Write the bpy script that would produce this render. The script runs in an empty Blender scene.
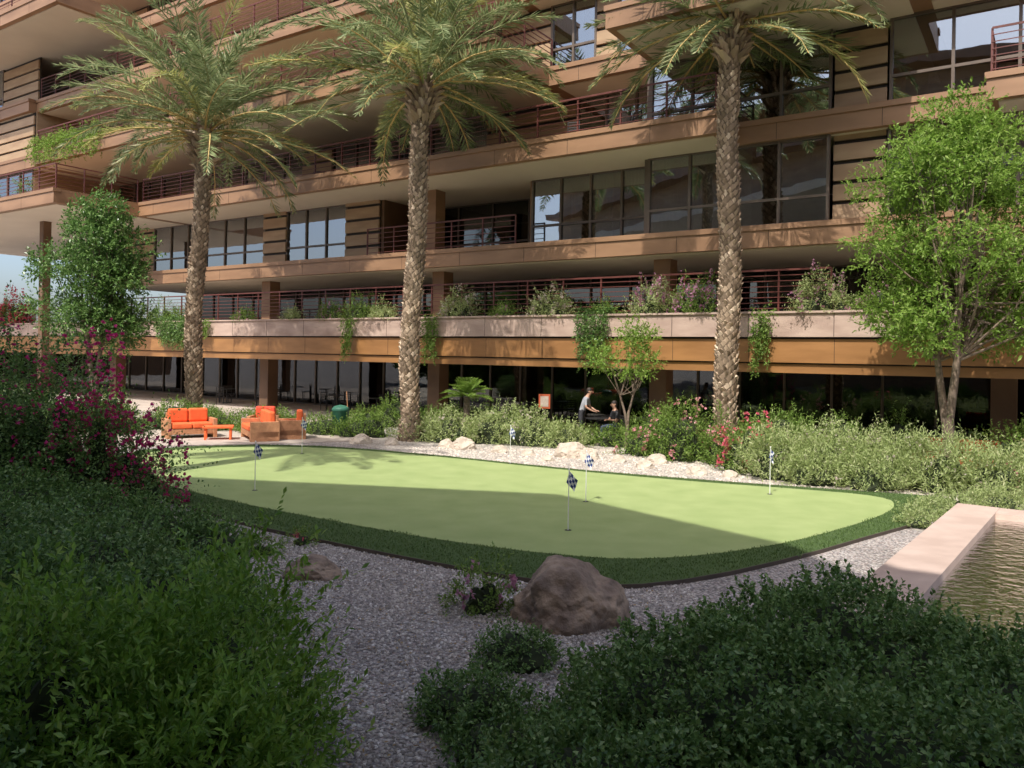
import bpy, math, random
import numpy as np
from mathutils import Vector, Matrix, noise
random.seed(7)
R = np.random.default_rng(7)
scene = bpy.context.scene
TH = math.radians(-33.9)
CT, ST = math.cos(TH), math.sin(TH)
def W(u, d, z=0.0):
    return (u*CT - d*ST, u*ST + d*CT, z)

# ---------------- materials ----------------
def newmat(name):
    m = bpy.data.materials.new(name); m.use_nodes = True
    nt = m.node_tree; nt.nodes.clear()
    out = nt.nodes.new('ShaderNodeOutputMaterial')
    return m, nt, out
def mat(name, c1, c2=None, rough=0.7, scale=3.0, bump=0.0, bscale=None, metal=0.0, spec=0.5, detail=6, lo=.35, hi=.65, stretch=None):
    m, nt, out = newmat(name)
    b = nt.nodes.new('ShaderNodeBsdfPrincipled')
    b.inputs['Roughness'].default_value = rough
    b.inputs['Metallic'].default_value = metal
    b.inputs['Specular IOR Level'].default_value = spec
    tc = nt.nodes.new('ShaderNodeTexCoord')
    if c2 is None: c2 = tuple(x*0.75 for x in c1)
    n = nt.nodes.new('ShaderNodeTexNoise'); n.inputs['Scale'].default_value = scale; n.inputs['Detail'].default_value = detail
    r = nt.nodes.new('ShaderNodeValToRGB')
    r.color_ramp.elements[0].position = lo; r.color_ramp.elements[1].position = hi
    r.color_ramp.elements[0].color = (*c2, 1); r.color_ramp.elements[1].color = (*c1, 1)
    if stretch:
        mp = nt.nodes.new('ShaderNodeMapping'); mp.inputs['Scale'].default_value = stretch
        nt.links.new(tc.outputs['Object'], mp.inputs['Vector']); nt.links.new(mp.outputs['Vector'], n.inputs['Vector'])
    else:
        nt.links.new(tc.outputs['Object'], n.inputs['Vector'])
    nt.links.new(n.outputs['Fac'], r.inputs['Fac'])
    nt.links.new(r.outputs['Color'], b.inputs['Base Color'])
    if bump > 0:
        n2 = nt.nodes.new('ShaderNodeTexNoise'); n2.inputs['Scale'].default_value = bscale or scale*8; n2.inputs['Detail'].default_value = 5
        bp = nt.nodes.new('ShaderNodeBump'); bp.inputs['Strength'].default_value = bump; bp.inputs['Distance'].default_value = 0.02
        nt.links.new(tc.outputs['Object'], n2.inputs['Vector'])
        nt.links.new(n2.outputs['Fac'], bp.inputs['Height']); nt.links.new(bp.outputs['Normal'], b.inputs['Normal'])
    nt.links.new(b.outputs['BSDF'], out.inputs['Surface'])
    return m
def leafmat(name, c1, c2, c3=None, trans=0.35, rough=0.5):
    m, nt, out = newmat(name)
    g = nt.nodes.new('ShaderNodeNewGeometry')
    r = nt.nodes.new('ShaderNodeValToRGB')
    r.color_ramp.elements[0].color = (*c1, 1); r.color_ramp.elements[1].color = (*c2, 1)
    if c3:
        e = r.color_ramp.elements.new(0.93); e.color = (*c3, 1)
        r.color_ramp.elements[-1].color = (*c3, 1)
        e2 = r.color_ramp.elements.new(0.85); e2.color = (*c2, 1)
    nt.links.new(g.outputs['Random Per Island'], r.inputs['Fac'])
    b = nt.nodes.new('ShaderNodeBsdfPrincipled'); b.inputs['Roughness'].default_value = rough
    b.inputs['Specular IOR Level'].default_value = 0.35
    nt.links.new(r.outputs['Color'], b.inputs['Base Color'])
    if trans > 0:
        t = nt.nodes.new('ShaderNodeBsdfTranslucent')
        mx = nt.nodes.new('ShaderNodeMixShader'); mx.inputs[0].default_value = trans
        nt.links.new(r.outputs['Color'], t.inputs['Color'])
        nt.links.new(b.outputs['BSDF'], mx.inputs[1]); nt.links.new(t.outputs['BSDF'], mx.inputs[2])
        nt.links.new(mx.outputs['Shader'], out.inputs['Surface'])
    else: nt.links.new(b.outputs['BSDF'], out.inputs['Surface'])
    return m
def gravelmat(name, cols, scale, bump=0.8, dist=0.02):
    m, nt, out = newmat(name)
    b = nt.nodes.new('ShaderNodeBsdfPrincipled'); b.inputs['Roughness'].default_value = 0.85
    b.inputs['Specular IOR Level'].default_value = 0.25
    tc = nt.nodes.new('ShaderNodeTexCoord')
    v = nt.nodes.new('ShaderNodeTexVoronoi'); v.inputs['Scale'].default_value = scale
    sp = nt.nodes.new('ShaderNodeSeparateColor')
    r = nt.nodes.new('ShaderNodeValToRGB'); r.color_ramp.interpolation = 'CONSTANT'
    els = r.color_ramp.elements
    els[0].color = (*cols[0], 1); els[1].position = 1/len(cols); els[1].color = (*cols[1], 1)
    for i, c in enumerate(cols[2:]):
        e = els.new((i+2)/len(cols)); e.color = (*c, 1)
    nn = nt.nodes.new('ShaderNodeTexNoise'); nn.inputs['Scale'].default_value = 0.6; nn.inputs['Detail'].default_value = 4
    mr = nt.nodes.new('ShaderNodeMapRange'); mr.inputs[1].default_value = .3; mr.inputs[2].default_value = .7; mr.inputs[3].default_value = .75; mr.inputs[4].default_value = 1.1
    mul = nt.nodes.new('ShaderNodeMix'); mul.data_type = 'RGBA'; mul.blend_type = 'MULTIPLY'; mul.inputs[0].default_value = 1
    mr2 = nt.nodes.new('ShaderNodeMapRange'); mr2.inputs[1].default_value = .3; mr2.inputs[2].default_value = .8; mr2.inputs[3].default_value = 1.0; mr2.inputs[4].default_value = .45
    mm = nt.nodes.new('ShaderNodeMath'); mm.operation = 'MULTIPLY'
    bp = nt.nodes.new('ShaderNodeBump'); bp.inputs['Strength'].default_value = bump; bp.inputs['Distance'].default_value = dist; bp.invert = True
    L = nt.links.new
    L(tc.outputs['Object'], v.inputs['Vector']); L(tc.outputs['Object'], nn.inputs['Vector'])
    L(v.outputs['Color'], sp.inputs['Color']); L(sp.outputs[0], r.inputs['Fac'])
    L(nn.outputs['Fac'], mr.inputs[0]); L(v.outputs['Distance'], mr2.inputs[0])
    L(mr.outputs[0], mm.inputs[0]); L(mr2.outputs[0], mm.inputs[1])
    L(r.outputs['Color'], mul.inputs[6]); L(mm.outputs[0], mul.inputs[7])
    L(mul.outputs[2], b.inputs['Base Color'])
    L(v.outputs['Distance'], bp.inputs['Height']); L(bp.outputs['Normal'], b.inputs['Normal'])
    L(b.outputs['BSDF'], out.inputs['Surface'])
    return m
def glassmat(name, refl=0.22, tint=(.55,.6,.58)):
    m, nt, out = newmat(name)
    t = nt.nodes.new('ShaderNodeBsdfTransparent'); t.inputs['Color'].default_value = (*tint, 1)
    g = nt.nodes.new('ShaderNodeBsdfGlossy'); g.inputs['Roughness'].default_value = 0.01; g.inputs['Color'].default_value = (.9,.95,1,1)
    f = nt.nodes.new('ShaderNodeFresnel'); f.inputs['IOR'].default_value = 1.5
    a = nt.nodes.new('ShaderNodeMath'); a.operation = 'ADD'; a.inputs[1].default_value = refl; a.use_clamp = True
    mx = nt.nodes.new('ShaderNodeMixShader')
    tc = nt.nodes.new('ShaderNodeTexCoord')
    n = nt.nodes.new('ShaderNodeTexNoise'); n.inputs['Scale'].default_value = .7
    bp = nt.nodes.new('ShaderNodeBump'); bp.inputs['Strength'].default_value = .15; bp.inputs['Distance'].default_value = 0.03
    L = nt.links.new
    L(tc.outputs['Object'], n.inputs['Vector']); L(n.outputs['Fac'], bp.inputs['Height']); L(bp.outputs['Normal'], g.inputs['Normal'])
    L(f.outputs[0], a.inputs[0]); L(a.outputs[0], mx.inputs[0]); L(t.outputs[0], mx.inputs[1]); L(g.outputs[0], mx.inputs[2])
    L(mx.outputs[0], out.inputs['Surface'])
    return m

M = {}
M['bronze'] = mat('bronze_fascia', (.33,.19,.105), (.25,.14,.075), .5, .5, .1, 6, stretch=(1,1,4))
M['copper'] = mat('copper_fascia', (.42,.21,.08), (.31,.15,.055), .42, .6, .1, 6, metal=.15, stretch=(1,1,5))
M['brown'] = mat('brown_column', (.16,.09,.05), (.12,.065,.035), .6, 1)
M['cream'] = mat('cream_soffit', (.68,.6,.49), (.62,.54,.44), .8, .4)
M['pink'] = mat('pink_stucco', (.52,.39,.32), (.38,.27,.22), .8, .9, .25, 30, stretch=(1,1,3))
M['tan'] = mat('tan_cladding', (.43,.30,.18), (.34,.22,.13), .6, .7, stretch=(1,1,5))
M['dark'] = mat('dark_backing', (.03,.022,.016), None, .7)
M['frame'] = mat('window_frame', (.15,.115,.09), (.11,.085,.065), .45, 2)
M['rail'] = mat('railing_paint', (.14,.038,.03), (.1,.028,.02), .5, 3)
M['curtain'] = mat('curtain_cloth', (.6,.57,.52), (.46,.43,.39), .9, 5)
M['inner'] = mat('interior_plaster', (.24,.2,.165), (.15,.125,.1), .9, 1)
M['pave'] = mat('paving', (.5,.43,.37), (.4,.34,.29), .8, 1.5, .2, 40)
M['glass'] = glassmat('window_glass', .26, (.5,.55,.53))
M['glassd'] = glassmat('storefront_glass', .03, (.45,.47,.43))

# ---------------- mesh helpers ----------------
def obj_from(name, me, parent=None):
    o = bpy.data.objects.new(name, me); scene.collection.objects.link(o)
    if parent: o.parent = parent
    return o
def quads_obj(name, V, F, mats, midx=None, smooth=False, parent=None):
    V = np.asarray(V, dtype=np.float32).reshape(-1,3); F = np.asarray(F, dtype=np.int32).reshape(-1,4)
    me = bpy.data.meshes.new(name)
    me.vertices.add(len(V)); me.vertices.foreach_set('co', V.ravel())
    me.loops.add(F.size); me.loops.foreach_set('vertex_index', F.ravel())
    me.polygons.add(len(F)); me.polygons.foreach_set('loop_start', np.arange(0, F.size, 4, dtype=np.int32))
    for m in mats: me.materials.append(m)
    if midx is not None: me.polygons.foreach_set('material_index', np.asarray(midx, dtype=np.int32))
    me.polygons.foreach_set('use_smooth', np.full(len(F), bool(smooth)))
    me.update(calc_edges=True)
    return obj_from(name, me, parent)
BF = [(0,3,2,1),(4,5,6,7),(0,1,5,4),(1,2,6,5),(2,3,7,6),(3,0,4,7)]
class Acc:
    def __init__(s): s.b = []
    def add(s, x0,x1,y0,y1,z0,z1):
        if x1<x0: x0,x1=x1,x0
        if y1<y0: y0,y1=y1,y0
        if z1<z0: z0,z1=z1,z0
        s.b.append((x0,x1,y0,y1,z0,z1))
    def build(s, name, m, parent=None, bevel=0):
        V=[];F=[]
        for i,(x0,x1,y0,y1,z0,z1) in enumerate(s.b):
            V += [(x0,y0,z0),(x1,y0,z0),(x1,y1,z0),(x0,y1,z0),(x0,y0,z1),(x1,y0,z1),(x1,y1,z1),(x0,y1,z1)]
            F += [tuple(k+8*i for k in f) for f in BF]
        o = quads_obj(name, V, F, [m], parent=parent)
        if bevel:
            md = o.modifiers.new('b','BEVEL'); md.width = bevel; md.segments = 3
        return o
def empty(name, loc=(0,0,0), rot=0):
    e = bpy.data.objects.new(name, None); scene.collection.objects.link(e)
    e.location = loc; e.rotation_euler = (0,0,rot); return e
def nrm(a): return a/np.maximum(np.linalg.norm(a, axis=-1, keepdims=True), 1e-9)
def prism(name, poly, z0, z1, m, parent=None):
    n=len(poly); V=[(x,y,z0) for x,y in poly]+[(x,y,z1) for x,y in poly]
    a = sum(poly[i][0]*poly[(i+1)%n][1]-poly[(i+1)%n][0]*poly[i][1] for i in range(n))
    top = list(range(n,2*n)); bot = list(range(n))[::-1]
    if a<0: top=top[::-1]; bot=bot[::-1]
    F=[top,bot]+[((i,(i+1)%n,(i+1)%n+n,i+n) if a>0 else ((i+1)%n,i,i+n,(i+1)%n+n)) for i in range(n)]
    me=bpy.data.meshes.new(name); me.from_pydata(V,[],F); me.materials.append(m); me.update()
    return obj_from(name, me, parent)
def chaikin(p, it=2):
    for _ in range(it):
        q=[]
        for i in range(len(p)):
            a=p[i]; b=p[(i+1)%len(p)]
            q += [(a[0]*.75+b[0]*.25,a[1]*.75+b[1]*.25),(a[0]*.25+b[0]*.75,a[1]*.25+b[1]*.75)]
        p=q
    return p
def tube(pts, rad, sides=8):
    pts=np.array(pts,float); n=len(pts); V=[];F=[]
    for i in range(n):
        t = pts[min(i+1,n-1)]-pts[max(i-1,0)]; t=t/np.linalg.norm(t)
        a = np.cross(t,[0.13,1,0.07]); a/=np.linalg.norm(a); b=np.cross(t,a)
        for k in range(sides):
            w=2*math.pi*k/sides; V.append(pts[i]+rad[i]*(math.cos(w)*a+math.sin(w)*b))
    for i in range(n-1):
        for k in range(sides):
            k2=(k+1)%sides; F.append((i*sides+k,i*sides+k2,(i+1)*sides+k2,(i+1)*sides+k))
    return np.array(V), np.array(F)
class QB:
    def __init__(s): s.V=[];s.F=[];s.M=[];s.n=0
    def add(s,V,F,m):
        V=np.asarray(V).reshape(-1,3);F=np.asarray(F).reshape(-1,4)
        s.V.append(V);s.F.append(F+s.n);s.M.append(np.full(len(F),m));s.n+=len(V)
    def leaves(s,p,d,n,L,Wd,m,fold=.15):
        N=len(p); L=np.broadcast_to(np.asarray(L,float),(N,))[:,None]; Wd=np.broadcast_to(np.asarray(Wd,float),(N,))[:,None]
        d=nrm(d); sd=nrm(np.cross(d,n)); nn=np.cross(sd,d)
        V=np.stack([p, p+d*L*.5+sd*Wd*.5+nn*Wd*fold, p+d*L, p+d*L*.5-sd*Wd*.5+nn*Wd*fold],1).reshape(-1,3)
        s.add(V,np.arange(4*N).reshape(-1,4),m)
    def shoots(s,p,d,k,sl,L,Wd,m,spread=1.0,mono=False):
        N=len(p); t=(np.arange(k)+.5)/k
        P=(p[:,None]+d[:,None]*t[None,:,None]*sl).reshape(-1,3)
        D=np.repeat(d,k,0); rd=nrm(R.normal(size=(N*k,3)))
        ld=nrm(D*.7+rd*spread)
        nn=nrm(R.normal(size=(N*k,3))*.6+np.array([0,0,1.1])+D*.4)
        LL=L*R.uniform(.65,1.2,N*k); WW=Wd*R.uniform(.75,1.15,N*k)
        s.leaves(P,ld,nn,LL,WW,m)
    def build(s,name,mats,parent=None,smooth=False):
        return quads_obj(name,np.concatenate(s.V),np.concatenate(s.F),mats,np.concatenate(s.M),smooth,parent)
def lump(d,ph,f=3.0):
    return (np.sin(d[:,0]*f+ph)*np.sin(d[:,1]*f*1.3+ph*2.1)+np.sin(d[:,2]*f*1.7+ph*.7)*np.sin(d[:,0]*f*2.1+ph*1.7)*.6+ .4*np.sin(d[:,1]*f*3.1+ph*3)*np.sin(d[:,2]*f*2.7+ph))
L_dark = leafmat('leaf_dark',(.06,.13,.03),(.17,.3,.08),(.28,.42,.14),.4,.3)
L_box = leafmat('leaf_boxwood',(.08,.16,.04),(.2,.34,.1),(.35,.48,.2),.38,.25)
L_nand = leafmat('leaf_nandina',(.11,.23,.03),(.27,.45,.07),(.36,.5,.13),.5,.35)
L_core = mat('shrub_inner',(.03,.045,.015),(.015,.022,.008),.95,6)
L_mid = leafmat('leaf_mid',(.11,.2,.035),(.23,.35,.07),(.33,.43,.13),.45)
L_bright = leafmat('leaf_bright',(.15,.27,.04),(.28,.42,.08),(.38,.5,.14),.5)
L_sage = leafmat('leaf_sage',(.28,.36,.13),(.48,.56,.25),(.6,.62,.36),.45)
L_palm = leafmat('leaf_palm',(.13,.18,.075),(.27,.33,.15),(.42,.42,.22),.38,.4)
L_palm2 = leafmat('leaf_palm_yellow',(.3,.32,.1),(.44,.43,.16),None,.4,.5)
L_bark = mat('bark',(.27,.2,.15),(.13,.1,.075),.9,12,.6,40)
P_mag = leafmat('petal_magenta',(.6,.03,.2),(.8,.08,.36),None,.4)
P_pink = leafmat('petal_pink',(.8,.3,.36),(.85,.55,.55),None,.4)
P_red = leafmat('petal_red',(.75,.1,.17),(.85,.28,.35),None,.4)
P_white = leafmat('petal_white',(.75,.6,.58),(.8,.75,.68),None,.4)
P_purp = leafmat('petal_purple',(.55,.25,.4),(.75,.45,.6),None,.4)

def shrub(name, blobs, mat_, dens=220, L=.05, Wd=.025, k=8, sl=.14, up=.5, flower=None, core=.8, lumpy=.16, spread=1.0, freq=3.0):
    q=QB()
    for (x,y,rx,ry,h) in blobs:
        ph=R.uniform(0,9)
        area=math.pi*rx*ry+math.pi*(rx+ry)*h*.6
        N=max(20,int(area*dens))
        d=nrm(R.normal(size=(N,3))); d[:,2]=np.abs(d[:,2])*1.0-.06
        d=nrm(d); r=(1+lumpy*lump(d,ph,freq))*R.uniform(.74,1.0,N)**.7
        p=np.array([x,y,0.0])+d*np.array([rx,ry,h])*r[:,None]
        p[:,2]=np.maximum(p[:,2],.03)
        nn=nrm(d/np.array([rx,ry,h]))
        dd=nrm(nn+np.array([0,0,up])+R.normal(size=(N,3))*.45)
        # a share of longer, stray shoots breaks the outline
        ns=N//7
        q.shoots(p[:N-ns],dd[:N-ns],k,sl,L,Wd,0,spread)
        q.shoots(p[N-ns:],dd[N-ns:],k+2,sl*1.7,L,Wd,0,spread)
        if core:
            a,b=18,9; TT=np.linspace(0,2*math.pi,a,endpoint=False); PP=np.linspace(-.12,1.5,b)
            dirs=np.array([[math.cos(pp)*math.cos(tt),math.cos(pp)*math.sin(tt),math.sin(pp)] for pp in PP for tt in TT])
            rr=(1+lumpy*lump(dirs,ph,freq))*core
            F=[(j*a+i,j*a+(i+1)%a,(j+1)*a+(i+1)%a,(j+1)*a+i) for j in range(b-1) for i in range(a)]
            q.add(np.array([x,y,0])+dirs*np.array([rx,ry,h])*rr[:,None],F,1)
        if flower:
            fm,fn,fs,zmin=flower
            N=int(area*fn)
            if N>0:
                nc=max(3,N//6); c=nrm(R.normal(size=(nc,3))); c[:,2]=np.abs(c[:,2])+zmin; c=nrm(c)
                d=nrm(c[R.integers(0,nc,N)]+R.normal(size=(N,3))*.08)
                p=np.array([x,y,0.0])+d*np.array([rx,ry,h])*((1+lumpy*lump(d,ph,freq))*R.uniform(1.0,1.12,N))[:,None]
                p[:,2]=np.maximum(p[:,2],.05)
                for _ in range(4):
                    q.leaves(p,nrm(d+R.normal(size=(N,3))*.8),nrm(R.normal(size=(N,3))),fs,fs*.8,2)
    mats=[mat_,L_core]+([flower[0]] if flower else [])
    return q.build(name,mats)

# ---------------- ground ----------------
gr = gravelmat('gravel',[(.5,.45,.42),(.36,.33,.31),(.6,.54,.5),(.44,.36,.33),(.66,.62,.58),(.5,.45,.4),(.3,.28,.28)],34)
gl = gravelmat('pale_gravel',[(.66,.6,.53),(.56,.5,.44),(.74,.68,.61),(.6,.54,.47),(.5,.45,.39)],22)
S=600
me=bpy.data.meshes.new('ground'); me.from_pydata([(-S,-S,0),(S,-S,0),(S,S,0),(-S,S,0)],[],[(0,1,2,3)]); me.materials.append(gr); obj_from('ground',me)
prism('gravel_bed',chaikin([(-6,26),(-3.2,22.4),(1.2,19.2),(4.3,17.7),(8.6,16),(11,15.0),(14,18),(6,23),(0,26.5)],2),-.02,.008,gl)
q=[W(-80,20.5)[:2],W(-26,20.5)[:2],W(-24,22.6)[:2],W(14,22.9)[:2],W(14,34)[:2],W(-80,34)[:2]]
prism('plaza_paving',q,-.02,.016,M['pave'])
prism('garden_path',[(-30,23.2),(-10,22.9),(-6.4,24.3),(-4.2,25.6),(-7,30),(-30,40)],-.02,.022,M['pave'])
turf_f = mat('turf_fringe',(.10,.17,.05),(.07,.12,.03),.9,40,.9,220)
turf_p = mat('putting_turf',(.37,.45,.18),(.30,.385,.14),.9,1.6,.6,260,lo=.3,hi=.7)
fringe=[(-10.2,19.9),(-9.8,22.4),(-6.4,23.7),(-2.5,22.05),(1.2,19.6),(4.3,18.1),(7.2,17.0),(8.9,16.4),(8.9,15.5),(8.1,14.6),(6.0,12.9),(4.1,11.25),(2.45,10.05),(1.36,9.6),(.4,9.75),(-1.05,10.6),(-2.6,11.6),(-4.3,12.8),(-7.5,15.8)]
fc=chaikin(fringe,1)
prism('turf_fringe',fc,-.02,.05,turf_f)
putt=[(-9.7,20),(-9.4,22.0),(-6.3,23.3),(-2.4,21.7),(1.2,19.3),(4.1,17.8),(6.0,17.1),(7.7,16.3),(7.3,15.0),(5.7,13.3),(3.8,11.7),(1.9,10.8),(.45,11.1),(-1.2,11.9),(-3,13.1),(-4.9,14.4),(-7.8,16.9)]
putt_c=chaikin(putt,2)
prism('putting_green',putt_c,.03,.056,turf_p)
V=[];F=[];n=len(fc); cx=sum(p[0] for p in fc)/n; cy=sum(p[1] for p in fc)/n
for (x,y) in fc:
    dx,dy=x-cx,y-cy; l=math.hypot(dx,dy); dx/=l;dy/=l
    V += [(x+dx*.002,y+dy*.002,0),(x+dx*.002,y+dy*.002,.054),(x+dx*.02,y+dy*.02,.054),(x+dx*.02,y+dy*.02,0)]
for i in range(n):
    a=i*4;b=((i+1)%n)*4
    for k in range(3): F.append((a+k,b+k,b+k+1,a+k+1))
quads_obj('turf_edging',V,F,[mat('edging',(.09,.07,.055))])
def inpoly(P,poly):
    x,y=P[:,0],P[:,1]; ins=np.zeros(len(P),bool); j=len(poly)-1
    for i in range(len(poly)):
        xi,yi=poly[i];xj,yj=poly[j]
        c=((yi>y)!=(yj>y))&(x<(xj-xi)*(y-yi)/(yj-yi+1e-12)+xi); ins^=c; j=i
    return ins
P=np.stack([R.uniform(-10,9,280000),R.uniform(9.4,24,280000)],1)
wob=np.column_stack([np.sin(P[:,1]*5.1)+np.sin(P[:,0]*9.3),np.sin(P[:,0]*4.7)+np.sin(P[:,1]*8.1)])*.02
P=P[inpoly(P,fc)&~inpoly(P+wob,putt_c)]
q=QB(); N=len(P); p=np.column_stack([P,np.full(N,.045)])
q.leaves(p,nrm(np.column_stack([R.normal(size=(N,2))*.45,np.ones(N)])),nrm(np.column_stack([R.normal(size=(N,2)),np.zeros(N)])),R.uniform(.025,.05,N),.011,0)
q.build('turf_grass',[leafmat('turf_blade',(.08,.14,.035),(.15,.24,.07),None,.3,.6)])
def stones(name,region,count,size,m):
    V=np.array([(1,0,0),(0,1,0),(-1,0,0),(0,-1,0),(.5,0,.6),(0,.5,.6),(-.5,0,.6),(0,-.5,.6)],float)
    x0,x1,y0,y1=region
    pos=np.column_stack([R.uniform(x0,x1,count),R.uniform(y0,y1,count)])
    pos=pos[~inpoly(pos,fc)]; N=len(pos)
    sc=size*R.uniform(.5,1.3,(N,1,1))*R.uniform(.7,1.2,(N,1,3)); a=R.uniform(0,6.28,N)
    VV=np.broadcast_to(V,(N,8,3))*sc + R.normal(size=(N,8,3))*size*.13
    c,s_=np.cos(a)[:,None],np.sin(a)[:,None]
    X=VV[:,:,0]*c-VV[:,:,1]*s_; Y=VV[:,:,0]*s_+VV[:,:,1]*c
    VV=np.stack([X+pos[:,0:1],Y+pos[:,1:2],VV[:,:,2]+size*.2],2)
    Fb=np.array([(4,5,6,7),(0,1,5,4),(1,2,6,5),(2,3,7,6),(3,0,4,7)])
    F=(Fb[None]+np.arange(N)[:,None,None]*8).reshape(-1,4)
    return quads_obj(name,VV.reshape(-1,3),F,[m],smooth=False)
sm=leafmat('stone_mix',(.26,.235,.22),(.6,.55,.5),(.78,.74,.7),0.0,.8)
stones('gravel_stones',(-3.2,2.2,3.2,12.5),44000,.018,sm)
stones('pale_gravel_stones',(-3,12,15.5,24),9000,.035,leafmat('pale_stone_mix',(.45,.39,.33),(.72,.65,.57),None,0.0,.8))
q=QB(); N=1700; p=np.column_stack([R.uniform(-3,2,N),R.uniform(4,12,N),np.full(N,.03)]); p=p[~inpoly(p[:,:2],fc)]; N=len(p)
q.leaves(p,nrm(np.column_stack([R.normal(size=(N,2)),R.uniform(-.1,.3,N)])),nrm(R.normal(size=(N,3))*.3+np.array([0,0,1.])),.04,.018,0)
q.build('leaf_litter',[leafmat('dry_leaf',(.2,.12,.05),(.45,.32,.14),None,.2)])

# ---------------- apartment building ----------------
B=empty('apartment_building',(0,0,0),TH)
A={k:Acc() for k in ['bronze','copper','brown','cream','pink','tan','dark','frame','rail','curtain','inner','glass','glassd']}
F2,F3,F4,F5,F6,F7,F8,F9=3.6,6.8,10.0,13.1,16.2,19.3,22.4,25.5
BK=34
def slab(u0,u1,d0,F,t=.65):
    A['bronze'].add(u0,u1,d0,BK,F-t,F)
    A['bronze'].add(u0-.04,u1+.04,d0-.05,d0+.3,F-.14,F+.02)
    A['cream'].add(u0+.25,u1-.25,d0+.25,BK-.2,F-t-.03,F-t+.01)
    u=u0+1.2
    while u<u1-.5: A['dark'].add(u-.006,u+.006,d0-.004,d0+.05,F-t+.005,F-.145); u+=2.9
def window(u0,u1,d,z0,z1,w=1.35,g='glass',tr=.8,cur=.35):
    n=max(1,round((u1-u0)/w)); st=(u1-u0)/n
    A[g].add(u0,u1,d,d+.02,z0,z1)
    for i in range(n+1):
        u=u0+i*st; A['frame'].add(u-.04,u+.04,d-.066,d+.06,z0,z1)
        if i<n and random.random()<cur:
            a=u+.05; b=u+st*random.choice([.35,.6,.95]); A['curtain'].add(a,b,d+.25,d+.28,z0,z1)
            k=a
            while k<b: A['curtain'].add(k,min(k+.05,b),d+.22,d+.25,z0,z1); k+=.13
    for z in ([z0+.04,z1-.04]+([z0+tr] if tr else [])):
        A['frame'].add(u0,u1,d-.06,d+.05,z-.04,z+.04)
def slat(u0,u1,d,z0,z1,h=.46,gap=.12):
    A['dark'].add(u0,u1,d+.05,d+.12,z0,z1); z=z0+.06
    while z<z1-.1:
        A['tan'].add(u0,u1,d-.04,d+.05,z,min(z+h,z1)); z+=h+gap
def rail(u0,u1,d,z,h=1.15,n=7):
    k=max(1,round((u1-u0)/1.5))
    for i in range(k+1):
        u=u0+(u1-u0)*i/k; A['rail'].add(u-.025,u+.025,d-.02,d+.03,z,z+h)
    for i in range(n):
        zz=z+.12+(h-.12)*i/(n-1); t=.028 if i==n-1 else .012
        A['rail'].add(u0,u1,d-.032 if i<n-1 else d-.045,d-.022,zz-t,zz+t)
def railD(u,d0,d1,z,h=1.15,n=7):
    for i in range(n):
        zz=z+.12+(h-.12)*i/(n-1); t=.026 if i==n-1 else .011
        A['rail'].add(u-.012,u+.012,d0,d1,zz-t,zz+t)
    k=max(1,round((d1-d0)/1.5))
    for i in range(1,k+1):
        d=d0+(d1-d0)*i/k; A['rail'].add(u-.025,u+.025,d-.025,d+.025,z,z+h)
def wallD(u,d0,d1,z0,z1,k='tan'): A[k].add(u-.08,u+.08,d0,d1,z0,z1)
A['pink'].add(-78,13,23.5,24.4,3.46,4.14)
A['pink'].add(-78,13,23.44,24.46,4.14,4.2)
A['dark'].add(-78,13,23.7,24.3,3.40,3.46)
A['copper'].add(-78,13,23.6,24.3,2.72,3.40)
A['dark'].add(-78,13,23.72,24.3,2.68,2.72)
A['copper'].add(-78,13,23.68,24.3,2.42,2.68)
for i in range(38):
    u=-77+i*2.4; A['dark'].add(u-.008,u+.008,23.495,23.6,3.47,4.13)
    A['dark'].add(u-.006,u+.006,23.595,23.7,2.73,3.39)
A['cream'].add(-78,13,24.3,34,2.5,3.3)
A['pave'] = Acc(); A['pave'].add(-78,13,24.4,34,3.3,3.6)
rail(-42,-5.2,24.0,4.2,1.25,8)
rail(-78,-42,24.0,4.2,.8,5)
window(-43,13,29,0.0,2.5,1.6,'glassd',None,.0)
window(-78,-43,30,0.0,2.5,2.0,'glassd',None,.0)
A['inner'].add(-78,13,32.6,32.7,0,2.5)
for i in range(34):
    u=random.uniform(-42,10); A[random.choice(['inner','dark','tan','brown','curtain'])].add(u,u+random.uniform(.4,1.6),30.6+i*.02,31.6,0,random.uniform(.7,2.1))
for u in (-52,-44,-31,-20.6,-10.9,-1.0,6):
    A['brown'].add(u-.3,u+.3,25.0,25.6,0,2.5)
for u in (-31.2,-20.6,-10.9,-1.2,6):
    A['bronze'].add(u-.3,u+.3,25.2,25.8,3.6,6.16)
A['bronze'].add(-20.9,-20.3,24.6,25.2,6.8,9.36)
A['brown'].add(-43.75,-43.35,20.8,21.2,0,9.36)
window(-43,13,29.5,3.6,6.14,1.8,'glassd',None,.1)
slab(-43,13,24,F3)
z0,z1=F3,F4-.65
slat(-42.6,-40.4,25.2,z0,z1); window(-40.4,-31.3,25.2,z0,z1,1.5,cur=.5); slat(-31.3,-29.7,25.1,z0,z1)
window(-29.7,-25.8,25.2,z0,z1,1.3,cur=.5); slat(-25.8,-23.8,25.1,z0,z1); wallD(-23.7,25.2,28,z0,z1,'brown')
window(-23.6,-16.2,28,z0,z1,1.8,'glassd'); rail(-23.6,-16.2,24.2,F3,1.1,6); wallD(-16.15,25.2,28,z0,z1,'bronze')
window(-16.1,-11.2,25.2,z0,z1,1.22); wallD(-11.1,24.3,25.4,z0,z1,'frame')
window(-11.0,-5.4,24.3,z0,z1,1.4,cur=.45); slat(-5.3,-3.9,24.5,z0,z1); window(-3.8,13,24.4,z0,z1,1.5)
wallD(-42.8,25,34,z0,z1)
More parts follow.
